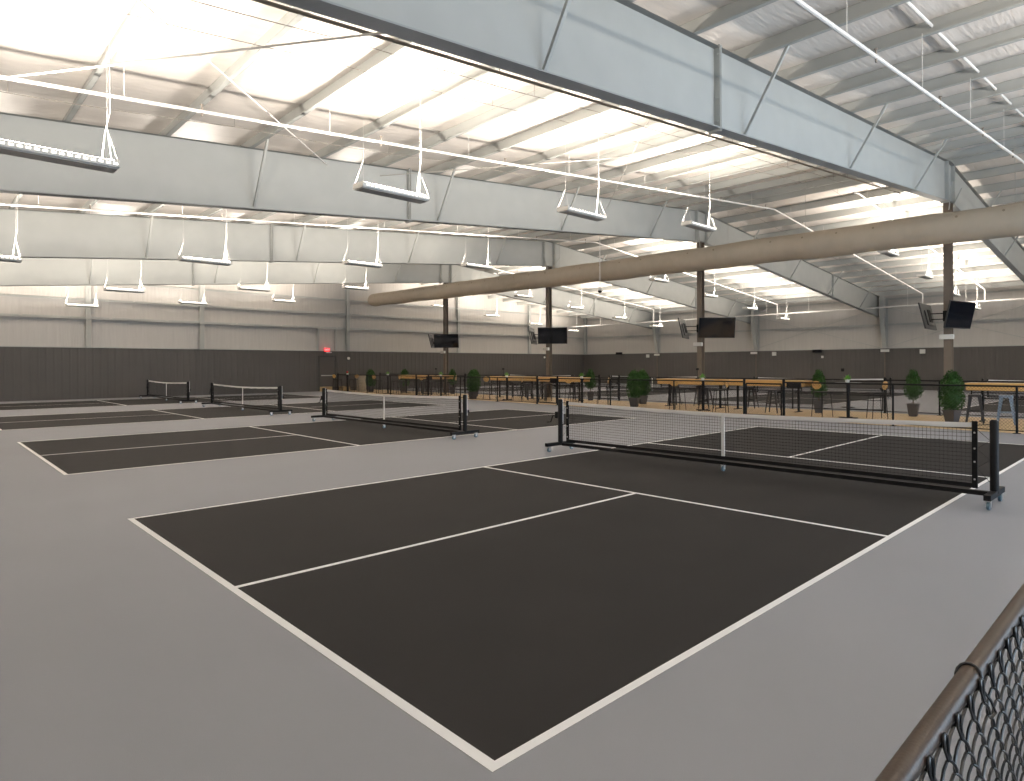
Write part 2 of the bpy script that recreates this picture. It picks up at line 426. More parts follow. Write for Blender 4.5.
# ------------------------------------------------------------------ pipes
def roof_line(y, off, x0, x1, n=24):
    pts = []
    for i in range(n + 1):
        x = x0 + (x1 - x0) * i / n; pts.append((x, y, zr(x) - off))
    if x0 < XC < x1: pts.append((XC, y, zr(XC) - off)); pts.sort()
    return pts
def sprinkler(y, off, x0, x1, label, drop=True):
    pts = roof_line(y, off, x0, x1)
    r = empty('sprinkler_pipe', (0, 0, 0), label=label, cat='pipe')
    MB().tube(pts, 0.028, 8).build('pipe_run', 'whitepipe', r, smooth=True)
    x = x0 + 1.2
    hn = MB(); hd = MB()
    k = 0
    while x < x1 - .5:
        z = zr(x) - off
        h = MB(); h.tube([(x, y, z + .02), (x, y, z + off + .02)], .005, 5); h.build('hanger', 'whitepipe', r)
        h = MB(); h.tube([(x + 1.0, y, z + (off * 0) + .02), (x + 1.0, y, zr(x + 1) - off + .10)], .014, 6); h.lathe([(.012, 0), (.03, .01), (.03, .018), (.005, .03)], 8, (x + 1.0, y, zr(x + 1) - off + .09))
        h.build('sprinkler_head', 'conduit', r)
        x += 3.04
    if drop:
        MB().tube([(x1, y, zr(x1) - off), (x1, y, 5.045)], .028, 8).build('pipe_drop', 'whitepipe', r)
    return r
sprinkler(9.2, .45, XL + .3, 38.6, 'white sprinkler pipe hung over the near courts, between the two nearest beams')
sprinkler(18.2, .45, XL + .3, 38.6, 'white sprinkler pipe behind the second roof beam')
sprinkler(28.6, .12, XL + .3, 38.6, 'white sprinkler pipe behind the third roof beam')
sprinkler(34.2, .45, XL + .3, 38.6, 'white sprinkler pipe nearest the end wall')
sprinkler(1.05, .87, -4, 38.6, 'white sprinkler pipe across the top right corner')
sprinkler(6.1, .45, 20.0, 38.6, 'white sprinkler pipe over the far slope beside the ridge column')
m = empty('sprinkler_main', (0, 0, 0), label='long white sprinkler main along the side wall', cat='pipe')
MB().tube([(38.6, YN + .3, 5.0), (38.6, 37.5, 5.0)], .045, 10).build('pipe_run', 'whitepipe', m, smooth=True)
for y in range(-8, 38, 3):
    MB().tube([(38.6, y, 5.04), (38.6, y, zr(38.6) + .02)], .008, 5).build('hanger', 'whitepipe', m)
# conduit beside front beam
c = empty('roof_conduit', (0, 0, 0), label='thin brown pipe running beside the front roof beam', cat='pipe')
MB().tube(roof_line(4.5, .84, XL + .3, 19.6), .022, 8).build('pipe_run', 'conduit', c, smooth=True)
for k in range(9):
    x = -5 + k * 2.9
    MB().tube([(x, 4.5, zr(x) - .83), (x, 4.5, zr(x) + .02)], .006, 5).build('hanger', 'conduit', c)
# purlin bridging: one cable row per line, and stub tubes in the front bay
for y, l in ((0.94, 'row of short white bridging tubes between purlins over the top right'),):
    r = empty('purlin_bridging', (0, 0, 0), label=l, cat='bridging')
    for a, b in zip(PX[:-1], PX[1:]):
        if 7 < a < 36:
            MB().tube([(a + .05, y, zr(a) + .12), (b - .05, y, zr(b) + .12)], .026, 8).build('bridging_tube', 'whitepipe', r)
for y, off, l in ((5.9, .30, 'thin dark cable under the purlins nearer the front beam'), (7.0, .14, 'thin dark cable under the purlins in the first open bay'), (10.6, .16, 'thin dark cable under the purlins nearer the second beam'), (15.2, .2, 'thin dark cable under the purlins behind the second beam'), (24.6, .2, 'thin dark cable under the purlins behind the third beam')):
    pts = []
    for i in range(121):
        x = XL + .3 + (39 - XL) * i / 120
        pts.append((x, y, zr(x) - off - .05 * abs(sin(i * .26))))
    r = empty('ceiling_cable', (0, 0, 0), label=l, cat='cable')
    MB().tube(pts, .0055, 5).build('cable_run', 'conduit', r)
    for k in range(0, 121, 8):
        p = pts[k]; MB().tube([p, (p[0], p[1], zr(p[0]) + .03)], .004, 4).build('clip_wire', 'conduit', r)

# ------------------------------------------------------------------ light fixtures
def make_fixture():
    r = empty('linear_light_fixture', label='x', cat='light fixture', group='hanging linear light fixtures')
    Lh = 0.6
    h = MB()
    h.prism([(-.15, .0), (.15, .0), (.17, .07), (.155, .07), (.14, .012), (-.14, .012), (-.155, .07), (-.17, .07)], 'x', -Lh, Lh)
    h.box(-Lh - .015, -Lh, -.17, .17, 0, .085); h.box(Lh, Lh + .015, -.17, .17, 0, .085)
    h.build('housing', 'fixture', r)
    MB().box(-Lh, Lh, -.12, .12, -.018, -.001).build('underside_panel', 'fixture_dark', r)
    sl = MB()
    for k in range(16):
        x = -Lh + .05 + k * .0735
        for sy in (-1, 1):
            y0, y1 = sorted((sy * .152, sy * .172)); sl.box(x, x + .045, y0, y1, .024, .050)
    sl.build('side_grille', 'slotglow', r)
    lm = MB()
    for y in (-.125, 0, .125): lm.tube([(-Lh + .03, y, .07), (Lh - .03, y, .07)], .016, 8)
    lm.build('lamp_tubes', 'lamp', r, smooth=True)
    for sx in (-1, 1):
        c = MB(); top = (sx * (Lh - .08), 0, .48)
        c.tube([(sx * Lh, -.15, .07), top], .002, 5); c.tube([(sx * Lh, .15, .07), top], .002, 5)
        c.tube([top, (sx * (Lh - .08), 0, 1.83)], .002, 5)
        c.build('suspension_cable', 'whitepipe', r)
    MB().tube([(Lh - .14, 0, .06), (Lh - .10, 0, .45), (Lh - .05, 0, .7), (Lh - .06, 0, 1.83)], .006, 6).build('power_cord', 'whitepipe', r)
    return r
FX = make_fixture(); used = []
ROWS = [(-3.6, 'above and behind the viewpoint', False), (7.7, 'row between the two nearest beams', True), (17.6, 'row behind the second beam', True), (27.2, 'row behind the third beam', True), (35.8, 'row nearest the end wall', True)]
LEFT = [-4.4, 0.2, 4.6, 9.2, 13.8]; RIGHT = [24.3, 28.8, 33.2, 37.4]
PWR = 285.0
def arealight(x, y, z):
    l = bpy.data.lights.new('uplight', 'AREA'); l.shape = 'RECTANGLE'; l.size = 1.15; l.size_y = 0.26
    l.energy = PWR; l.color = (1.0, 0.91, 0.80)
    o = bpy.data.objects.new('uplight', l); COL.objects.link(o); o.location = (x, y, z); o.rotation_euler = (pi, 0, 0)
    return o
FXS = []
for (y, where, vis) in ROWS:
    yr = y if y < 0 else {7.7: 6.2, 17.6: 16.9, 27.2: 27.0, 35.8: 35.8}[y]
    if vis: pass
    for side, lst, yy in (('left', LEFT, y), ('right', RIGHT, yr)):
        for i, e in enumerate(lst):
            x = e - .6; z = zr(x) - 1.8
            if side == 'left': nm = '%s from the left' % ORD[i]
            else: nm = '%s beyond the ridge' % ORD[i]
            lab = 'white hanging fixture, %s, %s' % (nm, where)
            o = place(FX, used, (x, yy, z), 0.0, lab, 'hanging linear light fixtures')
            FXS.append(o)

for o in FXS:
    a = arealight(0, 0, .10); a.parent = o

# ------------------------------------------------------------------ duct
d = empty('fabric_air_duct', (19.4, 0, 5.56), label='long tan round fabric air duct hanging in front of the ridge columns', cat='duct')
pts = []; rad = []
yy = -9.0
N = 200
for i in range(N + 1):
    y = -9 + (37.4 + 9) * i / N
    r = .475 - .0016 * (y + 9); r *= 1 + .018 * sin(y * 2.1) + .01 * sin(y * 5.3 + 1)
    if y > 36.9: r *= sqrt(max(0.02, 1 - ((y - 36.9) / .52) ** 2))
    if y < -8.6: r *= sqrt(max(0.02, 1 - ((-8.6 - y) / .42) ** 2))
    pts.append((0, y, .0105 * y - .025 * sin(y * .7) ** 2)); rad.append(max(.03, r))
MB().tube(pts, 1, 24, radii=rad).build('duct_tube', 'duct', d, smooth=True)
y = -7.5
while y < 36.5:
    z = .0105 * y; r = .455 - .0016 * (y + 9)
    a = math.radians(28)
    n = MB(); c = Vector((-r * cos(a) , y, z + r * sin(a))); nn = Vector((-cos(a), 0, sin(a)))
    n.tube([c - nn * .01, c + nn * .02], .035, 10); n.build('nozzle', 'nozzle', d)
    y += 1.15
for k in range(15):
    y = -7.5 + 3.0 * k
    z = .0105 * y + .42
    MB().tube([(0, y, z), (0, y, zr(19.4) - 5.45 + .02)], .006, 5).build('suspension_cable', 'cable', d)

# ------------------------------------------------------------------ televisions on columns
def make_tv():
    r = empty('television', label='x', cat='television', group='televisions on the ridge columns')
    # screen faces local -y, origin at the centre
    b = MB(); b.box(-.73, .73, 0.0, .045, -.415, .415); b.build('casing', 'tvback', r, bevel=.006)
    MB().box(-.71, .71, -.004, .001, -.39, .395).build('screen', 'screen', r)
    MB().box(-.42, .42, .045, .085, -.3, .18).build('rear_housing', 'tvback', r, bevel=.01)
    m = MB(); m.box(-.2, .2, .085, .10, -.2, .2); m.build('mounting_plate', 'black', r)
    return r
TV = make_tv(); usedtv = []
def tv(pos, n, tilt, label):
    rz = atan2(n[1], n[0]) + pi / 2
    o = place(TV, usedtv, pos, rz, label, 'televisions on the ridge columns')
    o.rotation_euler = (Matrix.Rotation(rz, 3, 'Z') @ Matrix.Rotation(tilt, 3, 'X')).to_euler()
    return o
NM = ['nearest ridge column, at the right', 'ridge column behind the near net', 'ridge column above the second net', 'farthest ridge column']
OFF = [0.0, 0.57, 0.2, 0.12]
for i, y in enumerate(RY[1:]):
    col = Vector((XC, y, 3.07)); R = Vector((.687, -.726, 0))
    if i == 0: n = Vector((-.25, -.97, 0)).normalized(); c = col + n * .45 - R * .08
    else: n = Vector((-.726, -.687, 0)); c = col + n * .42 + R * OFF[i]
    tv(c, n, math.radians(13), 'black flat television facing the courts on the ' + NM[i])
    n2 = Vector([(-.05, 1, 0), (-.42, .91, 0), (-.60, .80, 0), (-.75, .66, 0)][i]).normalized(); c2 = col + n2 * (.60, .72, .85, .85)[i]
    tv(c2, n2, math.radians(13), 'television turned away, seen from behind, on the ' + NM[i])
    mt = empty('television_mount', (XC, y, 3.07), label='black double-arm steel mount holding two televisions on the ' + NM[i], cat='mount', group='television mounts')
    MB().box(-.125, .125, -.125, .125, -.16, .16).build('clamp', 'black', mt)
    for nn, cc in ((n, c), (n2, c2)):
        dd = cc - col; e = dd - nn * .105
        a = MB()
        for dz in (-.09, .09): a.tube([(0, 0, dz), (e.x, e.y, dz)], .018, 6)
        a.build('arm', 'black', mt)
    wb = empty('access_point', (XC, y, 2.42), label='small white box strapped to the ' + NM[i], cat='wireless unit', group='white boxes on the ridge columns')
    MB().box(-.27, -.145, -.20, .20, -.075, .075).build('shell', 'whitebox', wb, bevel=.02)
    MB().box(-.145, -.118, -.06, .06, -.05, .05).build('bracket', 'black', wb)
# dome camera on a rod
dc = empty('dome_camera', (18.8, 16.4, 4.78), label='small dome camera hanging on a rod in front of the duct', cat='camera')
MB().lathe([(.02, -.09), (.08, -.05), (.095, 0), (.095, .01)], 16).build('dome', 'black', dc, smooth=True)
MB().lathe([(.1, .01), (.12, .03), (.12, .06), (.03, .09)], 16).build('dome_housing', 'whitebox', dc, smooth=True)
MB().tube([(0, 0, .08), (0, 0, zr(18.8) - 4.78 + .02)], .018, 8).build('rod', 'whitepipe', dc)

# ------------------------------------------------------------------ portable nets
def make_net():
    r = empty('portable_net', label='x', cat='net', group='portable pickleball nets')
    H = .914; HC = .865; HW = 3.27
    def top(y): return HC + (H - HC) * (abs(y) / HW) ** 1.6
    # local y runs along the net
    n = MB(); s = .0455
    k = int(2 * HW / s)
    for i in range(k + 1):
        y = -HW + i * s
        n.tube([(0.002 * sin(i), y, .20), (0, y, top(y) - .02)], .0019, 3, cap=False)
    zz = .205
    j = 0
    while zz < .88:
        pts = []
        for i in range(41):
            y = -HW + 2 * HW * i / 40; t = (zz - .2) / (.914 - .2)
            pts.append((0, y, .2 + t * (top(y) - .2)))
        n.tube(pts, .0019, 3, cap=False)
        zz += s
    n.build('netting', 'netcord', r)
    t = MB(); g = []
    for sx in (-.006, .006):
        pass
    P = [(-HW + 2 * HW * i / 60) for i in range(61)]
    t.sheet([[(-.005, y, top(y) - .055 + .004 * sin(y * 9)) for y in P], [(-.007, y, top(y) - .02) for y in P], [(0, y, top(y)) for y in P], [(.007, y, top(y) - .02) for y in P], [(.005, y, top(y) - .055 + .004 * sin(y * 9)) for y in P]])
    t.build('top_tape', 'white', r, smooth=True)
    MB().box(-.009, .009, -.026, .026, .19, top(0) - .005).build('centre_strap', 'white', r)
    for sy in (-1, 1):
        b = MB(); b.box(-.012, .012, sy * HW - .028, sy * HW + .028, .17, .93)
        b.build('side_band', 'black', r)
        gm = MB()
        for z in (.27, .47, .62, .80): gm.tube([(-.014, sy * HW, z), (.014, sy * HW, z)], .011, 8)
        gm.build('grommets', 'zinc', r)
        lc = MB()
        zs_ = [.25, .40, .50, .62, .72, .84]
        pp = []
        for a_, z in enumerate(zs_):
            pp.append((0, sy * (HW + (.02 if a_ % 2 else .15)), z))
        lc.tube(pp, .003, 4); lc.tube([(0, sy * HW, top(HW) - .03), (0, sy * 3.42, .90)], .004, 4)
        lc.build('lacing_cord', 'netcord', r)
    MB().box(-.014, .014, -HW, HW, .175, .225).build('bottom_hem', 'black', r)
    MB().box(-.03, .03, -3.40, 3.40, .10, .15).build('base_tube', 'black', r)
    for sy in (-1, 1):
        p = MB(); Y = sy * 3.46
        p.tube([(0, Y, .14), (0, Y, .935), (0, Y, .955)], .045, 14, radii=[.045, .045, .03])
        po = p.build('end_post', 'black', r, smooth=True)
        st = MB(); st.box(.03, .046, Y - .03, Y + .03, .50, .95)
        st.build('white_strip', 'white', po)
        f = MB(); f.box(-.36, .36, Y - .035, Y + .035, .105, .165); f.build('foot', 'black', r)
        for sx in (-1, 1):
            c = MB(); X = sx * .29
            c.tube([(X, Y - .014, .042), (X, Y + .014, .042)], .042, 16); c.build('caster_wheel', 'caster', r, smooth=True)
            c2 = MB(); c2.box(X - .02, X + .02, Y - .026, Y - .018, .03, .1); c2.box(X - .02, X + .02, Y + .018, Y + .026, .03, .1); c2.box(X - .03, X + .03, Y - .028, Y + .028, .092, .106)
            c2.build('caster_fork', 'zinc', r)
    c = MB(); c.tube([(0, -.014, .038), (0, .014, .038)], .038, 16); c.build('caster_wheel', 'caster', r, smooth=True)
    c2 = MB(); c2.box(-.018, .018, -.026, -.018, .03, .1); c2.box(-.018, .018, .018, .026, .03, .1); c2.box(-.025, .025, -.028, .028, .09, .101); c2.build('caster_fork', 'zinc', r)
    # crank on the far post
    k = MB(); Y = 3.46
    k.box(-.035, .035, Y + .04, Y + .11, .60, .72)
    k.tube([(0, Y + .11, .64), (0, Y + .20, .64), (0, Y + .26, .52), (0, Y + .36, .51)], .011, 6)
    k.build('crank', 'black', r)
    MB().box(.04, .09, -3.49, -3.43, .56, .62).build('ratchet', 'black', r)
    return r
NET = make_net(); usedn = []
NL = ['large black portable net closest to the viewpoint, white top tape', 'black portable net on the second court from the front', 'black portable net on the third court from the front', 'small-looking black portable net on the farthest court by the end wall']
for y0, l in zip((3.065, 12.96, 23.05, 33.12), NL): place(NET, usedn, (6.75, y0, 0.005), 0, l, 'portable pickleball nets')
NL2 = ['portable net beyond the concourse, cut off by the right edge', 'portable net beyond the concourse, seen between the two black gates', 'portable net beyond the concourse, behind the topiary pair', 'portable net beyond the concourse, nearest the room corner']
for y0, l in zip(CY2, NL2): place(NET, usedn, (29.5, y0 + 3.05, 0.005), 0, l, 'portable pickleball nets')

# ------------------------------------------------------------------ concourse fences
def link_mesh(m, y0, y1, z0, z1, D=.075, r=.0027):
    """diamond mesh in the plane x = 0"""
    h = z1 - z0; k = int((y0 - h) / D) - 1
    while k * D < y1 + h:
        for s in (1, -1):
            # line y = k*D + s*(z - z0)  (45 degrees)
            ya, za, yb, zb_ = k * D, z0, k * D + s * h, z1
            pa, pb = (ya, za), (yb, zb_)
            # clip to [y0,y1]
            t0, t1 = 0.0, 1.0; dy = pb[0] - pa[0]
            for lim, sg in ((y0, 1), (y1, -1)):
                a = (lim - pa[0]) / dy
                inside0 = (pa[0] - lim) * sg >= 0
                inside1 = (pb[0] - lim) * sg >= 0
                if not inside0 and not inside1: t0, t1 = 1, 0
                elif not inside0: t0 = max(t0, a)
                elif not inside1: t1 = min(t1, a)
            if t1 - t0 > 1e-3:
                q = lambda t: (s * .0015, pa[0] + dy * t, za + h * t)
                m.tube([q(t0), q(t1)], r, 3, cap=False)
        k += 1
def fence_run(xf, posts, label, group, top=1.07, mesh=True):
    r = empty('chain_link_fence', (xf(posts[0]), posts[0], 0), label=label, cat='fence', group=group)
    ang = atan2(xf(posts[-1]) - xf(posts[0]), posts[-1] - posts[0]); r.rotation_euler = (0, 0, -ang)
    y0 = posts[0]; Lr = posts[-1] - y0
    for p in posts:
        e = p in (posts[0], posts[-1]); rr = .040 if e else .026
        m = MB(); m.tube([(0, p - y0, 0), (0, p - y0, top + (.05 if e else -.02))], rr, 10)
        if e: m.lathe([(rr + .003, 0), (rr + .003, .015), (rr * .6, .035), (.004, .045)], 10, (0, p - y0, top + .05))
        m.build('post', 'black', r, smooth=True)
        MB().box(-.07, .07, p - y0 - .07, p - y0 + .07, 0, .012).build('base_plate', 'black', r)
    MB().tube([(0, 0, top), (0, Lr, top)], .021, 8).build('top_rail', 'black', r, smooth=True)
    MB().tube([(0, 0, .06), (0, Lr, .06)], .012, 6).build('bottom_rail', 'black', r)
    if mesh:
        m = MB(); link_mesh(m, 0, Lr, .06, top); m.build('mesh_fabric', 'vinylwire', r)
    return r
def gate(xf, ya, yb, label, group, bars=False):
    r = empty('gate', (xf(ya), ya, 0), label=label, cat='gate', group=group)
    r.rotation_euler = (0, 0, -atan2(xf(yb) - xf(ya), yb - ya))
    y0, y1 = .07, yb - ya - .07
    m = MB(); R = .022
    for p, q in (((0, y0, .08), (0, y0, 1.02)), ((0, y1, .08), (0, y1, 1.02)), ((0, y0, .08), (0, y1, .08)), ((0, y0, 1.02), (0, y1, 1.02))): m.tube([p, q], R, 8)
    m.build('gate_frame', 'black', r)
    m = MB()
    if bars:
        for z in (.40, .55, .72): m.tube([(0, y0, z), (0, y1, z)], .012, 6)
        m.build('cross_bars', 'black', r)
    else:
        link_mesh(m, y0, y1, .09, 1.01); m.build('mesh_fabric', 'vinylwire', r)
    MB().cbox(-.03, y0 + .03, .78, .04, .10, .05).build('latch', 'black', r)
    h = MB()
    for z in (.25, .85): h.cbox(0, y1 + .03, z, .04, .05, .06)
    h.build('hinge', 'black', r)
FA = lambda y: 15.66 + .035 * y
FB = lambda y: 20.16
ga, gb = 'black fences on the court side of the concourse', 'black fences on the far side of the concourse'
fence_run(FA, [-3.0, .87, 3.56, 6.6], 'black chain-link fence behind the near net, running off the right edge', ga)
gate(FA, 6.6, 7.9, 'black chain-link gate right behind the centre of the near net', 'black gates')
fence_run(FA, [7.9, 10.58, 13.5, 16.4], 'black chain-link fence behind the left half of the near net', ga)
gate(FA, 16.4, 17.65, 'black chain-link gate just left of the near net crank', 'black gates')
fence_run(FA, [17.65, 20.38, 23.3, 26.2], 'black chain-link fence between the near net and the second net', ga)
gate(FA, 26.2, 27.4, 'black chain-link gate behind the second net', 'black gates')
fence_run(FA, [27.4, 30.2, 33.0, 35.7, 37.0], 'black chain-link fence at the far end of the concourse', ga)
fence_run(FB, [-4.0, -1.4, 1.1, 3.6, 5.2], 'black chain-link fence behind the two large topiaries', gb)
gate(FB, 5.2, 6.4, 'black barred gate beyond the round pub table nearest the right edge', 'black gates', True)
fence_run(FB, [6.4, 8.35, 11.0, 13.7, 16.5], 'black chain-link fence behind the long wooden counter', gb)
gate(FB, 16.5, 17.7, 'black barred gate left of the topiary pair', 'black gates', True)
fence_run(FB, [17.7, 20.3, 23.0, 25.6, 28.0], 'black chain-link fence behind the row of three topiaries', gb)
gate(FB, 28.0, 29.2, 'black barred gate far down the concourse', 'black gates', True)
fence_run(FB, [29.2, 32.0, 34.8, 37.6], 'black chain-link fence ending at the end wall', gb)

# ------------------------------------------------------------------ wooden counters
def counter(y0, y1, label):
    r = empty('bar_counter', (18.5, y0, 0), label=label, cat='bar counter', group='long wooden bar counters')
    Lc = y1 - y0 - .02
    MB().box(-.05, .65, 0, Lc, 1.02, 1.06).build('counter_top', 'wood', r, bevel=.004)
    MB().box(-.02, .02, .02, Lc - .02, .86, 1.02).build('front_apron', 'wood', r)
    MB().box(.58, .62, .02, Lc - .02, .86, 1.02).build('rear_apron', 'wood', r)
    for y in (.35, Lc - .35):
        l = MB(); l.box(.28, .34, y - .03, y + .03, .02, .98); l.box(.05, .57, y - .03, y + .03, 0, .03); l.box(.04, .58, y - .03, y + .03, .94, 1.02)
        l.build('leg', 'black', r)
    f = MB(); f.box(.05, .08, .12, Lc - .12, .715, .735); f.box(.05, .08, .12, Lc - .12, .79, .81)
    for y in (.12, Lc - .15): f.box(.05, .08, y, y + .03, .715, .90)
    f.build('under_rail', 'black', r)
    return r
CT = [(-4.4, -.9, 'long honey wood counter leaving the right edge of the picture'), (-.9, 2.55, 'honey wood counter directly right of the large topiary'),
      (7.15, 10.15, 'honey wood counter behind the near net gate'), (10.15, 13.15, 'honey wood counter joined to the left of that, in front of the second column'),
      (17.3, 20.45, 'honey wood counter in front of the third ridge column'), (20.45, 23.6, 'honey wood counter right of the three topiaries'),
      (27.65, 30.0, 'honey wood counter left of the fourth ridge column'), (30.0, 32.4, 'small-looking honey wood counter far down the concourse')]
for a, b, l in CT: counter(a, b, l)
for y, l in ((7.47, 'black box fixed to the front of the counter by the near gate'), (18.84, 'black box on the counter front below the third column'), (28.95, 'black box on the far counter front')):
    o = MB().box(-.08, .0, -.24, .24, -.11, .09).build('outlet_box', 'black', loc=(18.44, y, .93)); tag(o, l, 'outlet box', 'black boxes on the counter fronts')
for y, x, l in ((11.36, 18.62, 'slim black marker stand on the counter in front of the second column'), (22.71, 18.62, 'slim black marker stand on the counter right of the three topiaries'), (28.6, 18.62, 'slim black marker stand on the counter behind the second net')):
    r = empty('marker_stand', (x, y, 1.06), label=l, cat='stand', group='slim black stands on the counters')
    MB().lathe([(.07, 0), (.07, .012), (.012, .02)], 14).build('base', 'black', r)
    MB().tube([(0, 0, .01), (0, 0, .36)], .010, 8).build('pole', 'black', r)
    MB().lathe([(.015, .33), (.055, .345), (.055, .40), (.02, .415)], 14).build('head', 'black', r, smooth=True)

# ------------------------------------------------------------------ pub tables, chairs, stools
def make_pub():
    r = empty('pub_table', label='x', cat='pub table', group='dark high pub tables')
    MB().lathe([(.36, 1.02), (.375, 1.025), (.375, 1.045), (.36, 1.05)], 32).build('table_top', 'gunmetal', r, smooth=True)
    MB().tube([(0, 0, .02), (0, 0, 1.02)], .048, 14).build('pedestal', 'black', r, smooth=True)
    b = MB(); b.box(-.27, .27, -.03, .03, 0, .03); b.box(-.03, .03, -.27, .27, 0, .03)
    for x, y in ((.25, 0), (-.25, 0), (0, .25), (0, -.25)): b.lathe([(.03, 0), (.03, .02), (.02, .035)], 10, (x, y, 0))
    b.build('cross_base', 'black', r)
    MB().tube([(.18 * cos(t * pi / 10), .18 * sin(t * pi / 10), .32) for t in range(20)], .010, 6, closed=True).build('foot_ring', 'black', r)
    return r
def make_plant():
    r = empty('tabletop_plant', label='x', cat='plant', group='small potted plants on the tables')
    MB().lathe([(.045, 0), (.062, .03), (.062, .085), (.055, .09), (.05, .08), (.0, .078)], 16).build('pot', 'whitebox', r, smooth=True)
    m = MB(); rnd = random.Random(3)
    for k in range(90):
        a = rnd.uniform(0, 2 * pi); el = rnd.uniform(.15, 1.35); l = rnd.uniform(.09, .19)
        d_ = Vector((cos(a) * cos(el), sin(a) * cos(el), sin(el))); sd = Vector((-sin(a), cos(a), 0)) * rnd.uniform(.012, .022)
        b = Vector((0, 0, .085)); t = b + d_ * l - Vector((0, 0, .25 * l * cos(el)))
        mid = b + d_ * l * .55
        i = len(m.v); m.v += [tuple(b), tuple(mid + sd), tuple(t), tuple(mid - sd)]; m.f.append((i, i + 1, i + 2, i + 3))
    m.build('foliage', 'leaf_lt', r)
    return r
PUB = make_pub(); up = []; PLT = make_plant(); upl = []
PT = [(5.32, 'nearest the right edge, between two chairs'), (10.32, 'behind the left half of the near net'), (16.15, 'left of the topiary pair'), (20.95, 'left of the gate by the net crank'), (26.3, 'below the farthest ridge column'), (31.66, 'behind the centre strap of the second net'), (36.6, 'at the far end of the concourse')]
for y, w_ in PT:
    place(PUB, up, (17.4, y, .004), 0, 'dark round high pub table on one pedestal, ' + w_, 'dark high pub tables')
    place(PLT, upl, (17.4, y + .02, 1.054), y, 'small white-potted plant on the pub table ' + w_.split(',')[0], 'small potted plants on the tables')

def leg_tube(m, a, b, r): m.tube([a, b], r, 6)
def make_barchair():
    # faces +x, origin on the floor
    r = empty('bar_chair', label='x', cat='bar chair', group='bar chairs with round wooden backs')
    MB().box(-.19, .20, -.19, .19, .735, .765).build('seat', 'black', r, bevel=.01)
    for sx in (-1, 1):
        for sy in (-1, 1):
            m = MB(); leg_tube(m, (sx * .17, sy * .17, .74), (sx * .22, sy * .21, 0), .011); m.build('leg', 'black', r)
    m = MB()
    z = .25; q = .22 - .05 * z / .74; p = .21 - .04 * z / .74
    for a, b in (((q, p), (q, -p)), ((q, -p), (-q, -p)), ((-q, -p), (-q, p)), ((-q, p), (q, p))): m.tube([(a[0], a[1], z), (b[0], b[1], z)], .008, 6)
    m.build('footrest', 'black', r)
    m = MB()
    for sy in (-1, 1): m.tube([(-.17, sy * .15, .75), (-.21, sy * .15, .87), (-.235, sy * .10, .98)], .009, 6)
    m.build('back_support', 'black', r)
    b = MB(); n = 28; rows = []
    for off in (0, .018):
        rows.append(off)
    pts = [(.175 * cos(2 * pi * k / n), .125 * sin(2 * pi * k / n)) for k in range(n)]
    bi = len(b.v)
    for off in (-.010, .010):
        for y_, z_ in pts:
            b.v.append((-.235 + off - .12 * (z_) + .35 * y_ * y_, y_, .965 + z_))
    for k in range(n):
        k2 = (k + 1) % n; b.f.append((bi + k, bi + k2, bi + n + k2, bi + n + k))
    b.f.append(tuple(bi + k for k in range(n))[::-1]); b.f.append(tuple(bi + n + k for k in range(n)))
    b.build('backrest', 'wood', r)
    return r
BC = make_barchair(); ub = []
# (x, y, facing angle, label)
CH = [(17.75, 4.62, 2.3, 'right of the pub table nearest the right edge'),
      (17.35, 6.08, -.35, 'left of the pub table nearest the right edge'),
      (16.95, 9.35, 1.9, 'right of the pub table behind the near net'),
      (17.05, 11.15, 0.1, 'in front of the second column'),
      (17.5, 15.1, 2.4, 'just left of the topiary pair'),
      (17.6, 16.95, 0.2, 'in front of the third ridge column'),
      (17.2, 20.0, 2.3, 'just left of the gate by the net crank'),
      (17.1, 21.85, 0.1, 'right of the three topiaries'),
      (17.5, 25.5, 2.3, 'left of the three topiaries'),
      (17.2, 27.5, 0.1, 'just left of the farthest column'),
      (17.4, 30.8, 2.3, 'behind the centre strap of the second net'),
      (17.2, 32.5, 0.1, 'above the second net, left of its strap'),
      (17.5, 36.0, 2.0, 'beside the pale ribbed bin'),
      (17.2, 37.6, 0.1, 'nearest the exit door')]
for x, y, a, l in CH: place(BC, ub, (x, y, .004), a, 'black bar chair with round wood back, ' + l, 'bar chairs with round wooden backs')

def make_stool(mt):
    r = empty('metal_stool', label='x', cat='stool', group='backless metal stools at the counters')
    s = MB(); s.prism([(-.15, -.13), (-.13, -.15), (.13, -.15), (.15, -.13), (.15, .13), (.13, .15), (-.13, .15), (-.15, .13)], 'z', .735, .76)
    s.prism([(-.155, -.135), (-.135, -.155), (.135, -.155), (.155, -.135), (.155, .135), (.135, .155), (-.135, .155), (-.155, .135)], 'z', .70, .738)
    s.build('seat', mt, r)
    for sx in (-1, 1):
        for sy in (-1, 1):
            m = MB(); t = Vector((sx * .135, sy * .135, .74)); b = Vector((sx * .215, sy * .215, 0))
            # V-section sheet leg, wide at the top
            for ax in (0, 1):
                w0, w1 = .075, .028
                c = []
                for P, w_ in ((b, w1), (t, w0)):
                    q = [Vector((0, 0, 0)) for _ in range(4)]
                    if ax == 0: o1, o2 = Vector((-sx * w_, 0, 0)), Vector((0, -sy * .006, 0))
                    else: o1, o2 = Vector((0, -sy * w_, 0)), Vector((-sx * .006, 0, 0))
                    c += [P, P + o1, P + o1 + o2, P + o2]
                m.quadbox(c)
            m.build('leg', mt, r)
    m = MB(); z = .30; q = .215 - .08 * z / .74
    for a, b in (((q, q), (q, -q)), ((q, -q), (-q, -q)), ((-q, -q), (-q, q)), ((-q, q), (q, q))): m.box(min(a[0], b[0]) - .004, max(a[0], b[0]) + .004, min(a[1], b[1]) - .004, max(a[1], b[1]) + .004, z, z + .025)
    m.build('footrest', mt, r)
    return r
ST = make_stool('gunmetal'); us = []
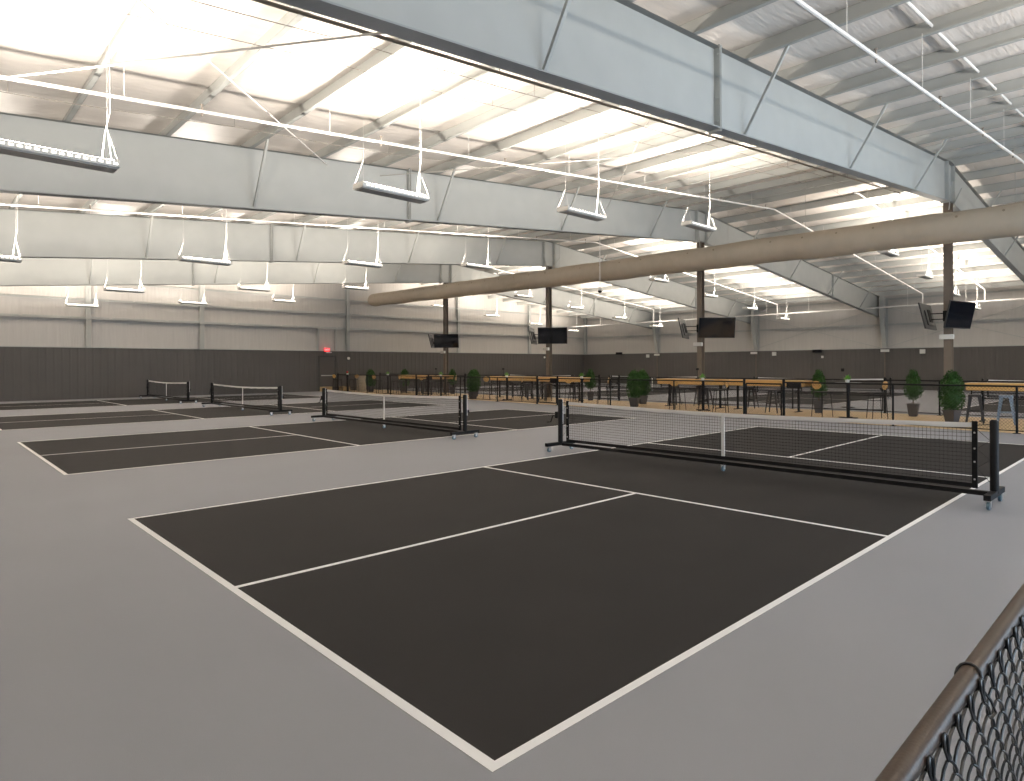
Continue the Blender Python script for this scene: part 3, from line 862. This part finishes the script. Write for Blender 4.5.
SL = [(19.45, 13.0, 'behind the left end of the counter at the second column'), (19.45, 11.75, 'behind the counter beside the second column'), (18.25, 10.75, 'in front of the counter below the slim marker stand'), (19.45, 9.6, 'behind the counter seen under the near net gate'), (18.0, 8.0, 'in front of the counter at the near gate'),
      (18.05, 2.2, 'left of the grey-blue stool, by the large topiary'),
      (19.45, 18.6, 'behind the counter below the third column'), (18.0, 20.2, 'in front of the counter by the crank gate'), (19.45, 22.0, 'behind the counter right of the three topiaries'), (19.45, 23.0, 'at the left end of the counter right of the three topiaries'), (18.0, 19.0, 'in front of the counter, third column behind it'),
      (18.0, 28.1, 'in front of the counter, nearest the farthest column'), (18.0, 28.95, 'in front of the counter, by the black box'), (19.45, 29.6, 'behind the far counter, second from its near end'), (18.0, 31.2, 'in front of the far counter'), (19.45, 31.8, 'behind the far counter at its far end')]
for x, y, l in SL: place(ST, us, (x, y, .004), .15, 'dark backless stool, ' + l, 'backless metal stools at the counters')
BS = make_stool('stool_blue'); place(BS, [], (18.1, 1.5, .004), .1, 'grey-blue backless metal stool under the counter at the right edge', 'backless metal stools at the counters')

# ------------------------------------------------------------------ topiaries
def make_topiary(seed, balls, stem, potr, poth, nleaf):
    r = empty('potted_topiary', label='x', cat='topiary', group='potted topiaries along the concourse')
    MB().prism([(0, 0)] * 0 or [(-potr * .7, -potr * .7), (potr * .7, -potr * .7), (potr * .7, potr * .7), (-potr * .7, potr * .7)], 'z', 0, .01).build('pot_base', 'pot', r)
    p = MB(); a, b = potr * .68, potr
    p.quadbox([(-a, -a, .01), (a, -a, .01), (a, a, .01), (-a, a, .01), (-b, -b, poth), (b, -b, poth), (b, b, poth), (-b, b, poth)])
    p.box(-b - .008, b + .008, -b - .008, b + .008, poth - .03, poth + .004)
    p.build('pot', 'pot', r, bevel=.006)
    MB().box(-b + .02, b - .02, -b + .02, b - .02, poth + .003, poth + .008).build('soil', 'soil', r)
    MB().tube([(0, 0, poth), (.01, 0, poth + stem + .1), (0, 0, balls[-1][0])], .016, 7).build('stem', 'twig', r)
    rnd = random.Random(seed); m = MB()
    for (cz, rr, rz) in balls:
        # lumpy inner core so the bush is not see-through
        core = []
        for i in range(9):
            th = pi * i / 8; row = []
            for j in range(14):
                ph = 2 * pi * j / 14; k = .80 + .10 * sin(3 * ph + i) 
                row.append((rr * k * sin(th) * cos(ph), rr * k * sin(th) * sin(ph), cz + rz * .84 * cos(th)))
            row.append(row[0]); core.append(row)
        m.sheet(core)
        for k in range(int(nleaf * rr * rz / .07)):
            u = rnd.uniform(-1, 1); ph = rnd.uniform(0, 2 * pi); s_ = sqrt(1 - u * u)
            n = Vector((s_ * cos(ph), s_ * sin(ph), u))
            kk = rnd.uniform(.80, 1.08)
            P = Vector((n.x * rr * kk, n.y * rr * kk, cz + n.z * rz * kk))
            d_ = (n + Vector((rnd.uniform(-.8, .8), rnd.uniform(-.8, .8), rnd.uniform(-.3, 1.0)))).normalized()
            sd = d_.cross(Vector((rnd.uniform(-1, 1), rnd.uniform(-1, 1), rnd.uniform(-1, 1)))).normalized()
            l = rnd.uniform(.035, .06); w_ = l * .36
            i = len(m.v)
            m.v += [tuple(P), tuple(P + d_ * l * .5 + sd * w_), tuple(P + d_ * l), tuple(P + d_ * l * .5 - sd * w_)]
            m.f.append((i, i + 1, i + 2, i + 3))
    m.build('foliage', 'leaf', r)
    return r
TA = make_topiary(1, [(.66, .285, .36), (1.0, .25, .30), (1.22, .15, .17)], .02, .17, .34, 800)
TB = make_topiary(2, [(.78, .23, .26), (1.05, .18, .22), (1.26, .11, .14)], .10, .155, .38, 800)
ua, ubb = [], []
TP = [(TA, ua, 17.75, 2.68, 'large full potted topiary in front of the nearest ridge column'), (TB, ubb, 19.3, 4.1, 'slimmer potted topiary in a tall square pot, left of the largest one'),
      (TB, ubb, 18.9, 6.85, 'slim potted topiary beyond the bar chair left of the nearest pub table'), (TA, ua, 17.4, 13.4, 'front one of the two overlapping topiaries above the near net'), (TA, ua, 19.0, 14.25, 'rear one of the two overlapping topiaries above the near net'),
      (TB, ubb, 19.62, 17.75, 'potted topiary left of the barred gate'), (TA, ua, 18.6, 25.0, 'right one of the three topiaries in a row'), (TA, ua, 16.95, 22.95, 'middle one of the three topiaries, standing closest to the court fence'), (TB, ubb, 19.62, 28.46, 'left one of the three topiaries, beside the farthest ridge column'),
      (TA, ua, 18.0, 34.8, 'dark potted topiary beside the pale ribbed bin'), (TA, ua, 19.4, 33.2, 'potted topiary far down the concourse behind the centre strap of the second net')]
for T_, u_, x, y, l in TP:
    place(T_, u_, (x, y, .004), (x * 7) % 1.5, l, 'potted topiaries along the concourse')

# far end clutter
r = empty('ribbed_bin', (18.2, 36.4, .004), label='pale cream ribbed cylindrical bin at the far end of the concourse', cat='bin')
prof = [(.30, 0)]
for k in range(10): prof += [(.305, .05 + k * .095), (.285, .095 + k * .095)]
prof += [(.305, 1.0), (.28, 1.02), (.27, .98)]
MB().lathe(prof, 28).build('drum', 'bin', r, smooth=True)
for k in range(4): MB().box(-.31, -.29, -.3 + k * .17, -.2 + k * .17, .1, .9).build('band', 'bin', r) if k == 9 else None
for x, y, z, l in ((16.65, 38.0, .004, 'tan cardboard box on the floor in front of the exit door'), (17.85, 38.02, .004, 'tan cardboard box near the fence end, right of the other box')):
    b = empty('cardboard_box', (x, y, z), .3, label=l, cat='box', group='cardboard boxes by the exit')
    MB().box(-.3, .3, -.22, .22, 0, .3).build('carton', 'card', b); MB().box(-.3, .3, -.03, .03, .3, .302).build('tape', 'bin', b)
# small red-and-white item on the last pub table
r = empty('red_ornament', (17.25, 36.35, 1.054), label='small red and white ornament on the last pub table', cat='ornament')
MB().lathe([(.05, 0), (.06, .06), (.04, .1)], 12).build('base', 'whitebox', r); MB().lathe([(.04, .1), (.07, .15), (.05, .22), (.01, .25)], 12).build('top', mat('ornament_red', (.4, .03, .04), .5), r, smooth=True)

# ------------------------------------------------------------------ exit door, signs, wall devices
dr = empty('door_1', (16.9, YE - .19, 0), kind='structure')
MB().box(-.48, .48, -.03, .01, 0.01, 2.2).build('door_leaf', 'door', dr)
fr = MB(); fr.box(-.56, -.48, -.05, .02, 0, 2.28); fr.box(.48, .56, -.05, .02, 0, 2.28); fr.box(-.56, .56, -.05, .02, 2.2, 2.28); fr.build('door_frame', 'gasket', dr)
MB().box(-.40, .40, -.08, -.03, .98, 1.04).build('push_bar', 'zinc', dr)
ex = empty('exit_sign', (16.85, YE - .30, 2.66), label='red lit EXIT sign above the exit door', cat='exit sign')
MB().box(-.17, .17, -.02, .04, -.10, .11).build('sign_housing', 'red', ex)
fc = bpy.data.curves.new('EXIT', 'FONT'); fc.body = 'EXIT'; fc.size = .16; fc.align_x = 'CENTER'; fc.align_y = 'CENTER'; fc.extrude = .003
fo = bpy.data.objects.new('lettering', fc); COL.objects.link(fo); fo.parent = ex; fo.location = (0, -.025, 0); fo.rotation_euler = (pi / 2, 0, 0)
fc.materials.append(mat('exit_letters', (.9, .5, .5), .5, emit=(1, .45, .45), estr=1.5))
bpy.context.view_layer.update()
me = bpy.data.meshes.new_from_object(fo.evaluated_get(bpy.context.evaluated_depsgraph_get()))
bpy.data.objects.remove(fo)
fo = bpy.data.objects.new('lettering', me); COL.objects.link(fo); fo.parent = ex; fo.location = (0, -.025, 0); fo.rotation_euler = (pi / 2, 0, 0)
MB().box(-.05, .30, -.03, .04, -.2, -.13).build('emergency_lamp', 'whitebox', ex)
def wbox(name, y, z, sx, sy, sz, mt, label, cat, grp):
    o = MB().box(-sx, 0, -sy / 2, sy / 2, -sz / 2, sz / 2).build(name, mt, loc=(XR - .335, y, z), bevel=.01); tag(o, label, cat, grp)
G1 = 'white emergency light boxes on the side wall'
for y, l in ((12.05, 'white box at the foot of the tapered column right of centre'), (21.2, 'white box at the foot of the second tapered column from the corner'), (30.05, 'white box at the foot of the tapered column nearest the corner')):
    wbox('emergency_light', y, 2.45, .12, .5, .16, 'whitebox', l, 'emergency light', G1)
for y, l in ((9.86, 'white square box on the side wall left of the nearest column'), (19.6, 'white square box on the side wall between two tapered columns'), (31.0, 'small white box on the side wall near the corner column')):
    wbox('wall_box', y, 2.36, .1, .30, .26, 'whitebox', l, 'wall box', 'white square boxes on the side wall')
for y, z, l in ((16.43, 2.5, 'black wall light above the pub plant, top of the charcoal panel'), (34.1, 2.62, 'black wall light near the room corner')):
    wbox('wall_light', y, z, .25, .55, .2, 'black', l, 'wall light', 'black wall lights')
wbox('wall_switch', 16.1, 2.1, .05, .16, .16, 'whitebox', 'tiny white square under the black wall light', 'switch', None)
wbox('wall_alarm', 14.74, 1.22, .05, .2, .2, 'black', 'small dark box low on the side wall', 'alarm box', None)
for x, z, l in ((18.35, 2.12, 'small white round device on the end wall right of the door'), (36.0, 2.3, 'small white device on the end wall left of the corner')):
    o = MB().tube([(0, 0, 0), (0, -.05, 0)], .09, 12).build('wall_sensor', 'whitebox', loc=(x, YE - .18, z)); tag(o, l, 'sensor', 'white sensors on the end wall')

# ------------------------------------------------------------------ near chain-link fence
nf = empty('near_chain_link_fence', (0, -1.714, 0), label='bronze-railed black chain-link fence in the bottom right corner, close up', cat='fence')
MB().tube([(-2.6, 0, 1.07), (6.0, 0, 1.07)], .0165, 28).build('top_rail', 'bronze_rail', nf, smooth=True)
for x in (-2.6, 1.9, 5.95):
    MB().tube([(x, 0, 0), (x, 0, 1.05)], .024, 16).build('post', 'bronze_rail', nf, smooth=True)
D = .070
def woven(x0, x1, seg):
    m = MB(); k = int((x1 - x0) / (D / 2))
    ztop = 1.060
    for i in range(k):
        xl = x0 + i * D / 2; pts = []
        side = i % 2; n = int(ztop / (D / 2))
        # start at top with knuckle
        z = ztop
        j = 0
        P = []
        while z > .03:
            right = (j + side) % 2
            # in the weave every wire turns round its neighbour at the bends
            P.append((xl + (D / 2 + .0035 if right else -.0035), z, right))
            z -= D / 2; j += 1
        for (xx, zz, rt), (x2, z2, r2) in zip(P[:-1], P[1:]):
            yoff = .0035 if rt else -.0035
            for t in range(seg):
                f = t / seg
                bend = sin(pi * f)
                e = f * f * (3 - 2 * f)
                pts.append((xx + (x2 - xx) * (.55 * f + .45 * e), yoff * sin(pi * f) * 1.2, zz + (z2 - zz) * (f + .10 * sin(2 * pi * f) * -1)))
        # knuckle loop at the top
        xx, zz, rt = P[0]
        loop = []
        dirx = -1 if rt else 1
        for q in range(7):
            a = pi * q / 6
            loop.append((xx + dirx * .0065 * (1 - cos(a)) * .9, -.004 * q / 6 - .001, zz + .016 * sin(a)))
        loop.append((xx + dirx * .004, -.008, zz - .018))
        pts = loop[::-1] + pts if True else pts
        m.tube(pts, .0024, 6, cap=True)
    return m
w_ = woven(-1.7, 3.0, 5).build('wire_mesh', 'vinylwire', nf, smooth=True); w_.location = (0, -.0165, 0)
for x, s in ((-.36, 0), (.9, 0)):
    ring = []
    for q in range(15):
        a = 2 * pi * q / 15
        ring.append((x + .010 * sin(a * 1.0), .0192 * cos(a), 1.07 + .0192 * sin(a)))
    t = MB(); t.tube(ring, .0024, 6, closed=True)
    t.tube([(x, -.02, 1.056), (x + .006, -.03, 1.04), (x + .012, -.036, 1.02), (x + .002, -.03, 1.012)], .0024, 6)
    t.build('tie_wire', 'vinylwire', nf, smooth=True)

# ------------------------------------------------------------------ camera, world, daylight
cam = bpy.data.cameras.new('camera'); co = bpy.data.objects.new('camera', cam); COL.objects.link(co); scn.camera = co
yaw, roll = .7575, -.0041
F = Vector((cos(yaw), sin(yaw), 0)); R = Vector((sin(yaw), -cos(yaw), 0)); U = Vector((0, 0, 1))
R2 = R * cos(roll) + U * sin(roll); U2 = -R * sin(roll) + U * cos(roll)
mt = Matrix((R2, U2, -F)).transposed().to_4x4(); mt.translation = Vector((-1.5557, -1.9797, 1.5854))
co.matrix_world = mt
cam.sensor_width = 36; cam.lens = 638.57 / 1024 * 36
cam.shift_x = -(585.55 - 512) / 1024; cam.shift_y = -(390.5 - 365.48) / 1024
cam.clip_start = .05; cam.clip_end = 200

wd = bpy.data.worlds.new('world'); scn.world = wd; wd.use_nodes = True
bg = wd.node_tree.nodes['Background']; bg.inputs[0].default_value = (.62, .78, 1.0, 1); bg.inputs[1].default_value = 1.2
# daylight through the open end doors behind the viewpoint
l = bpy.data.lights.new('door_daylight', 'AREA'); l.shape = 'RECTANGLE'; l.size = 16.6; l.size_y = 4.0; l.energy = 1650; l.color = (.66, .83, 1.0)
o = bpy.data.objects.new('door_daylight', l); COL.objects.link(o); o.location = (11.5, YN + .1, 2.1); o.rotation_euler = (pi / 2, 0, 0)

vs = scn.view_settings; vs.view_transform = 'Standard'; vs.look = 'None'; vs.gamma = 1; vs.use_curve_mapping = False
vs.exposure = 0.17
cy = scn.cycles
cy.use_denoising = True
try: cy.denoiser = 'OPENIMAGEDENOISE'
except Exception: pass
cy.max_bounces = 10; cy.diffuse_bounces = 7; cy.glossy_bounces = 4
cy.sample_clamp_indirect = 6.0
cy.caustics_reflective = False; cy.caustics_refractive = False
